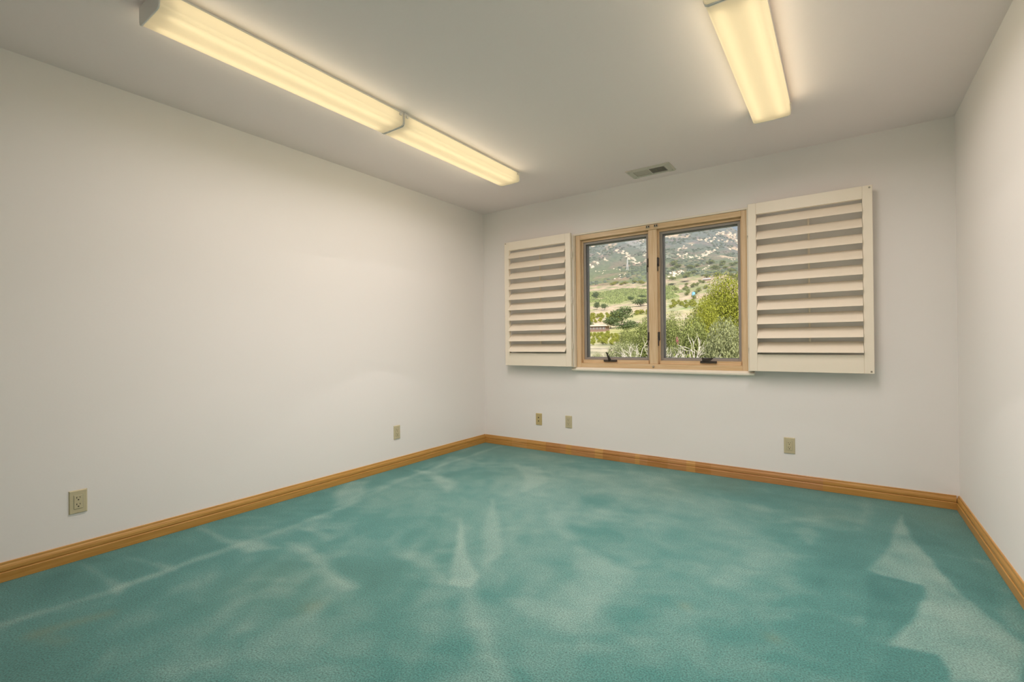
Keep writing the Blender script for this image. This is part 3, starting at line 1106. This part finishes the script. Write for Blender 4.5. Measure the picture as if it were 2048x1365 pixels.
def plant_px(name, meshes, base_wh, u, vtop, wpx, y, label, cat, group=None, rz=0.0, sink=0.0):
    """stand a tree on the terrain at depth y so that its top reaches vtop."""
    x, ztop = px_at(u, vtop, y)
    zg = ground(x, y) - sink
    h = max(0.4, ztop - zg)
    dist = y * math.sqrt(1 + (x / y) ** 2) * 0.97
    w = wpx / F * dist
    DISC.append((x, y, w * .6))
    return plant(name, meshes, (x, y, zg), label, cat, group, rz, (w / base_wh[0], w / base_wh[0], h / base_wh[1]))


# --- the mountain: boulders one by one, scrub as stuff
rocks = []
for s in range(5):
    bm = bmesh.new()
    bmesh.ops.create_icosphere(bm, subdivisions=2, radius=1)
    rg = random.Random(50 + s)
    off = Vector((s * 7.3, 2.1, 4.4))
    for w_ in bm.verts:
        k = 1 + 0.55 * noise.noise(w_.co * 0.9 + off) + 0.2 * noise.noise(w_.co * 2.5 + off)
        w_.co = Vector((w_.co.x * k, w_.co.y * k * .9, w_.co.z * k * .8))
    me = bpy.data.meshes.new('boulder')
    bm.to_mesh(me)
    bm.free()
    me.materials.append(M['rock'])
    rocks.append(me)
rg = random.Random(12)
CL = [  # u, v, half width px, half height px, slope, count, size px
    (1243, 506, 12, 4, 0.2, 16, 3.2), (1262, 520, 12, 5, 0.8, 16, 3.4), (1275, 524, 8, 3, .6, 5, 2.6), (1184, 491, 5, 4, .9, 6, 2.8), (1184, 534, 6, 3, .5, 7, 3.2),
    (1192, 528, 6, 4, 0.1, 7, 2.6), (1211, 521, 4, 2, .8, 2, 2.6), (1290, 509, 5, 4, -.8, 5, 2.2), (1280, 482, 9, 5, .2, 9, 1.9), (1197, 510, 10, 4, 0, 4, 2.0),
    (1234, 541, 8, 2, .1, 4, 2.0), (1295, 522, 5, 5, 0, 4, 2.2),
    (1441, 468, 12, 4, -.1, 10, 3.6), (1462, 472, 10, 6, .2, 13, 3.6), (1420, 480, 12, 6, -.4, 12, 3.2), (1398, 484, 6, 3, -.5, 3, 3.8), (1450, 485, 14, 3, .1, 8, 2.8),
    (1374, 495, 12, 3.2, -.35, 10, 2.8), (1358, 500, 4, 2, -.6, 3, 2.2), (1370, 514, 17, 4.5, .1, 22, 3.2), (1392, 516, 9, 4, .3, 9, 2.8), (1414, 508, 13, 4, -.45, 17, 3.2),
    (1432, 500, 7, 3, -.4, 4, 2.6), (1460, 499, 6, 3, .4, 6, 3.0), (1476, 484, 5, 6, .2, 8, 3.0), (1477, 503, 4, 4, .3, 4, 2.8), (1464, 521, 9, 3, .2, 5, 2.2),
    (1344, 553, 7, 6, -.3, 13, 3.4), (1359, 548, 7, 3.5, -.6, 7, 2.8), (1409, 539, 10, 1.4, -.6, 8, 2.2), (1340, 473, 10, 4, -.6, 7, 2.0), (1450, 452, 14, 3, -.1, 6, 2.2),
    (1240, 555, 12, 5, -.6, 7, 1.8), (1205, 545, 14, 6, 0, 6, 1.6)]
nb = 0
for u, v, hw_, hh_, sl, cnt, sz in CL:
    for _ in range(int(cnt * 1.5)):
        a, q = rg.random() * 6.283, math.sqrt(rg.random())
        du, dv = math.cos(a) * q * hw_, math.sin(a) * q * hh_
        uu, vv = u + du, v + dv + du * sl
        x, y = px_ground(uu, vv)
        if y > 3500:
            continue
        r_ = sz * rg.uniform(.55, 1.2) / F * y * 0.80
        sx_ = rg.uniform(1, 1.7)
        if any((x - a_) ** 2 + (y - b_) ** 2 < ((r_ * sx_ + c_) * 1.05) ** 2 for a_, b_, c_ in DISC):
            continue
        DISC.append((x, y, r_ * sx_ * 1.1))
        o = put('boulder', rg.choice(rocks), None, (x, y, ground(x, y) + r_ * .15), rot=(rg.gauss(0, .25), rg.gauss(0, .25), rg.random() * 6.28),
                scale=(r_ * sx_, r_, r_ * rg.uniform(.8, 1.15)))
        tag(o, 'pale sandstone boulder on the scrubby mountainside', 'boulder', 'boulders on the mountainside')
        nb += 1

# --- oaks and shrubs in the middle distance
OAK = [tree_mesh(10, 8, 1.6, M['leaf_oak'], 1100, 0.42, 60 + i, 9) for i in range(3)]
SHR = {k: [tree_mesh(4, 3, 0.1, M[m], 800, 0.22, 70 + i * 7 + j, 6) for j in range(2)] for i, (k, m) in enumerate((('lime', 'leaf_lime'), ('mid', 'leaf_mid'), ('oak', 'leaf_oak')))}
for i, (u, vt, w_, y, lab) in enumerate((
        (1194, 603, 15, 470, 'left one of two small dark oaks close together above the low house'),
        (1209, 607, 15, 465, 'right one of two small dark oaks close together above the low house'),
        (1192, 583, 16, 620, 'small dark oak at the left end of the vineyard'),
        (1261, 592, 13, 560, 'small grey-green oak on the lower edge of the vineyard'),
        (1281, 597, 34, 480, 'round dark oak standing alone under the vineyard'),
        (1284, 590, 17, 600, 'dark oak crown just behind the lone round oak'),
        (1243, 612, 46, 290, 'large spreading oak uphill of the low house'),
        (1221, 634, 40, 266, 'low dark oak leaning over the roof of the house'),
        (1255, 640, 44, 225, 'broad oak on the right of the low house'),
        (1178, 640, 18, 275, 'dark oak cut by the left edge of the window'),
        (1345, 567, 18, 760, 'dark round bush on the pinkish slope in the right pane'),
        (1372, 563, 22, 800, 'wide dark bush on the pinkish slope in the right pane'),
        (1412, 553, 28, 880, 'long dark thicket near the grey roof'),
        (1290, 573, 13, 800, 'dark bush near the top of the vineyard'))):
    plant_px('oak_tree', OAK[i % 3], (10, 8), u, vt, w_, y, lab, 'tree', 'oaks on the slopes', rz=i * 1.3)
rg = random.Random(8)


hx_ = px_at(1200, 662, 246)[0] - 2


def shrubs(kind, u0, u1, v0, v1, n, w_, hgt, lab, grp):
    for i in range(n * 2):
        u, v_ = rg.uniform(u0, u1), rg.uniform(v0, v1)
        x, y = px_ground(u, v_)
        q = rg.uniform(.75, 1.3)
        wm = w_ * q / F * y
        if near(x, y, wm * .6) or abs(y - 331) < wm:      # keep clear of where the haze begins
            continue
        DISC.append((x, y, wm * .62))
        plant('orchard_shrub', SHR[kind][i % 2], (x, y, ground(x, y)), lab, 'shrub', grp, rg.random() * 6.28, (wm / 4, wm / 4, hgt * q / F * y / 3))


DISC.append((*px_ground(1414, 562), 18))
DISC.append((*px_ground(1387, 593), 8))
DISC.append((hx_, 246.0, 9))
shrubs('lime', 1178, 1238, 632, 648, 22, 9, 9, 'yellow-green orchard shrub uphill of the low house', 'orchard uphill of the house')
shrubs('lime', 1262, 1300, 624, 632, 8, 12, 8, 'yellow-green shrub under the lone round oak', 'shrubs under the lone oak')
shrubs('lime', 1178, 1236, 672, 692, 26, 9, 10, 'leafy orchard shrub downhill of the low house', 'orchard downhill of the house')
shrubs('lime', 1336, 1388, 605, 618, 16, 9, 8, 'yellow-green shrub on the pale slope in the right pane', 'shrubs on the pale slope')
shrubs('mid', 1335, 1420, 566, 600, 10, 9, 7, 'small green bush on the pinkish slope', 'bushes on the pinkish slope')
shrubs('lime', 1225, 1302, 566, 572, 9, 11, 5, 'bright shrub along the upper edge of the vineyard', 'shrubs above the vineyard')
shrubs('mid', 1332, 1480, 528, 562, 16, 13, 7, 'green bush at the foot of the mountain', 'bushes at the foot of the mountain')

# --- the low house at the left edge of the view
hx, hy = px_at(1200, 662, 246)[0], 246.0
hz = ground(hx, hy) + 0.9
DISC.append((hx - 2, hy, 8))
hs = tag(empty('hillside_house', (hx, hy, hz)), 'low flat-roofed brown house half hidden by oaks on the slope', 'house')
MB().box(-8, 4.6, -2.5, 2.5, -2.2, 1.9).build('wall', M['house_wall'], hs)
MB().prism([(-9, 1.9), (5.6, 1.9), (5.8, 2.2), (1.0, 2.75), (-9.2, 2.45)], -3.3, 3.2, 'y').build('roof', M['house_roof'], hs)
for wx in (-6.6, -4.6, -2.6, -0.6, 1.4, 3.4):
    wd = MB().box(wx - .75, wx + .75, -2.56, -2.48, 0.1, 1.6).build('window', M['house_glass'], hs)
    MB().box(wx - .05, wx + .05, -2.62, -2.56, 0.1, 1.6).build('bar', M['house_roof'], wd)

# --- power pylon, blue tank, grey roof
x, y = px_ground(1255, 541)
z = ground(x, y)
hp = 24.0 / F * y
DISC.append((x, y, hp * .14))
py = tag(empty('power_pylon', (x, y, z)), 'thin pale power pylon on the scrubby slope', 'pylon')
bw = hp * .085
leg = MB().tube([(bw, bw, -1), (bw * .22, bw * .22, hp * .72), (bw * .15, bw * .15, hp)], [hp * .013, hp * .011, hp * .008], 5).mesh('leg', M['steel'])
for a in range(4):
    put('leg', leg, py, (0, 0, 0), rot=(0, 0, a * math.pi / 2))
for zz in (.70, .80, .90):
    MB().box(-hp * .09, hp * .09, -hp * .01, hp * .01, hp * zz - hp * .008, hp * zz + hp * .008).build('cross_arm', M['steel'], py)
for k in range(5):
    z0_, z1_ = hp * .72 * k / 5, hp * .72 * (k + 1) / 5
    w0, w1 = bw * (1 - .78 * k / 5), bw * (1 - .78 * (k + 1) / 5)
    MB().tube([(-w0, -w0, z0_), (w1, -w1, z1_)], hp * .006, 4).build('brace', M['steel'], py)
    MB().tube([(w0, -w0, z0_), (-w1, -w1, z1_)], hp * .006, 4).build('brace', M['steel'], py)
x, y = px_ground(1387, 593)
z = ground(x, y)
DISC.append((x, y, 5))
tk = tag(empty('water_tank', (x, y, z)), 'small bright blue water tank on the pinkish slope', 'tank')
q = y / F
MB().lathe([(3.0 * q, -.5), (3.0 * q, 6.6 * q)], (0, 0, 0), 20).build('shell', M['blue'], tk, smooth=False)
MB().lathe([(3.15 * q, 6.6 * q), (3.15 * q, 6.9 * q), (.6 * q, 7.8 * q), (.5 * q, 8.1 * q)], (0, 0, 0), 20).build('lid', M['blue'], tk)
x, y = px_ground(1414, 562)
z = ground(x, y)
DISC.append((x, y, 12))
q = y / F
sh = tag(empty('farm_shed', (x, y, z)), 'long grey-roofed shed below the thicket', 'shed')
MB().box(-7 * q, 7 * q, -2 * q, 2 * q, -1, 2.2 * q).build('wall', M['house_wall'], sh)
MB().prism([(-2.5 * q, 2.1 * q), (2.5 * q, 2.1 * q), (0, 3.6 * q)], -7.5 * q, 7.5 * q, 'x').build('roof', M['steel'], sh)

# scrub
v, f = [], []
ico = bmesh.new()
bmesh.ops.create_icosphere(ico, subdivisions=1, radius=1)
iv = [w_.co.copy() for w_ in ico.verts]
jf = [tuple(w_.index for w_ in q.verts) for q in ico.faces]
ico.free()
rg = random.Random(33)
for _ in range(9000):
    t = rg.uniform(-0.66, 0.10)
    y = 860 * math.exp(rg.random() ** 1.1 * 1.30)
    x = t * y
    if noise.noise(Vector((x / 90.0, y / 140.0, 2.2))) < -0.12 + 0.2 * rg.random():
        continue
    r_ = rg.uniform(1.2, 3.4) * (0.7 + y / 1800.0)
    if near(x, y, r_ * 1.3):
        continue
    z = ground(x, y)
    k = len(v)
    v += [(x + p.x * r_ * rg.uniform(.8, 1.25), y + p.y * r_, z + r_ * .2 + p.z * r_ * rg.uniform(.55, .95)) for p in iv]
    f += [tuple(i + k for i in q) for q in jf]
me = bpy.data.meshes.new('chaparral_scrub')
me.from_pydata(v, [], f)
me.materials.append(M['leaf_chap'])
o = put('chaparral_scrub', me)
o['kind'] = 'stuff'
tag(o, 'grey-green scrub covering the mountainside', 'scrub')

# --- vineyard rows on the green slope
v, f = [], []
rg = random.Random(4)
for i in range(64):
    t0 = -0.56 + i * 0.0046
    ya, yb = 560 + 18 * math.sin(i * .35), 745 + 25 * math.sin(i * .22)
    if i > 58:
        ya = 640
    y = ya
    while y < yb:
        x = t0 * 650 + (y - 650) * (-0.42)
        if near(x, y, 7.0):
            y += 2.4
            continue
        z = ground(x, y)
        for q in range(3):
            k = len(v)
            c = Vector((x + rg.gauss(0, .35), y + rg.gauss(0, 1.2), z + rg.uniform(.4, 1.5)))
            a = rg.random() * 3.14
            dx = Vector((math.cos(a), math.sin(a), rg.gauss(0, .4))) * rg.uniform(.5, 1.0)
            dz = Vector((rg.gauss(0, .3), rg.gauss(0, .3), 1)) * rg.uniform(.4, .9)
            v += [c - dx - dz, c + dx - dz * .6, c + dx * .8 + dz, c - dx * .7 + dz]
            f.append((k, k + 1, k + 2, k + 3))
        y += 2.4
me = bpy.data.meshes.new('vineyard_rows')
me.from_pydata(v, [], f)
me.materials.append(M['leaf_vine'])
o = put('vineyard_rows', me)
o['kind'] = 'stuff'
tag(o, 'bright green rows of vines on the middle slope', 'vineyard')

# --- nearer trees just beyond the garden
BIG = tree_mesh(7.0, 9.0, 1.0, M['leaf_yel'], 36000, 0.085, 91, 30)
GRN = [tree_mesh(6.0, 7.0, 0.8, M['leaf_mid'], 11000, 0.11, 95 + i, 14) for i in range(2)]
OLV = tree_mesh(6.0, 5.0, 0.4, M['leaf_olive'], 18000, 0.085, 99, 18)
plant_px('yellow_tree', BIG, (7, 9), 1455, 545, 100, 50, 'tall yellow-green tree on the right of the right pane', 'tree', rz=0.4)
plant_px('yellow_tree', BIG, (7, 9), 1403, 590, 66, 37, 'shorter yellow-green tree on the left flank of the tall one', 'tree', rz=2.2)
plant_px('green_tree', GRN[0], (6, 7), 1392, 625, 80, 28, 'loose green tree in front of the yellow-green trees', 'tree', rz=1.0)
plant_px('green_tree', GRN[1], (6, 7), 1345, 622, 52, 52, 'green tree just right of the window mullion', 'tree', rz=2.6)
plant_px('green_tree', GRN[0], (6, 7), 1290, 630, 62, 56, 'green tree just left of the window mullion', 'tree', rz=4.1)
plant_px('green_tree', GRN[1], (6, 7), 1258, 656, 46, 78, 'green tree standing low between the oaks and the silvery bush', 'tree', rz=0.7)
plant_px('olive_tree', OLV, (6, 5), 1455, 632, 90, 26, 'silvery grey-green olive at the lower right of the view', 'tree', rz=0.2)
plant_px('olive_tree', OLV, (6, 5), 1246, 682, 76, 34, 'silvery green bush at the bottom of the left pane', 'tree', rz=1.9)
plant_px('olive_tree', OLV, (6, 5), 1345, 690, 60, 30, 'low silvery bush behind the bare branches', 'tree', rz=3.3)
plant_px('olive_tree', OLV, (6, 5), 1195, 704, 30, 40, 'small silvery bush in the lower left corner of the view', 'tree', rz=5.0)


def bare_tree(u, vtop, y, seed, label, depth=4, spread=0.5):
    x, zt = px_at(u, vtop, y)
    zg = ground(x, y)
    rg_ = random.Random(seed)
    h = zt - zg
    root = tag(empty('bare_tree', (x, y, zg)), label, 'tree', 'bare pale trees below the window')
    mb = MB()
    mb.tube([(0, 0, -.3), (0.03, 0, h * .25), (0, 0.03, h * .48)], [h * .020, h * .016, h * .012], 7)
    mb.build('trunk', M['bark_pale'], root)
    mb = MB()
    for i in range(5):
        a = i * 1.256 + rg_.random()
        d = Vector((math.cos(a) * .62, math.sin(a) * .62, 0.85)).normalized()
        branches(mb, Vector((0, 0.02, h * (.40 + .08 * rg_.random()))), d, h * .20, h * .0085, depth, rg_, spread * .8, .12)
    mb.build('branch_cluster', M['bark_pale'], root)
    return root


bare_tree(1352, 672, 19, 1, 'bare whitish tree just right of the mullion with a pink bloom')
bare_tree(1294, 668, 23, 2, 'bare whitish tree leaning out from left of the mullion')
bare_tree(1432, 680, 15.5, 3, 'bare whitish tree above the right crank handle')
bare_tree(1245, 700, 21, 4, 'low bare tree above the left crank handle', 3)
x, z = px_at(1354, 679, 18.6)
pk = put('pink_blossom', leaves([((0, 0, 0), (.05, .05, .12)), ((.03, 0, -.10), (.04, .04, .10))], 90, 0.022, 5), None, (x, 18.6, z))
pk.data.materials.append(M['leaf_pink'])
tag(pk, 'small pink blossom cluster on the bare branches', 'flowers')
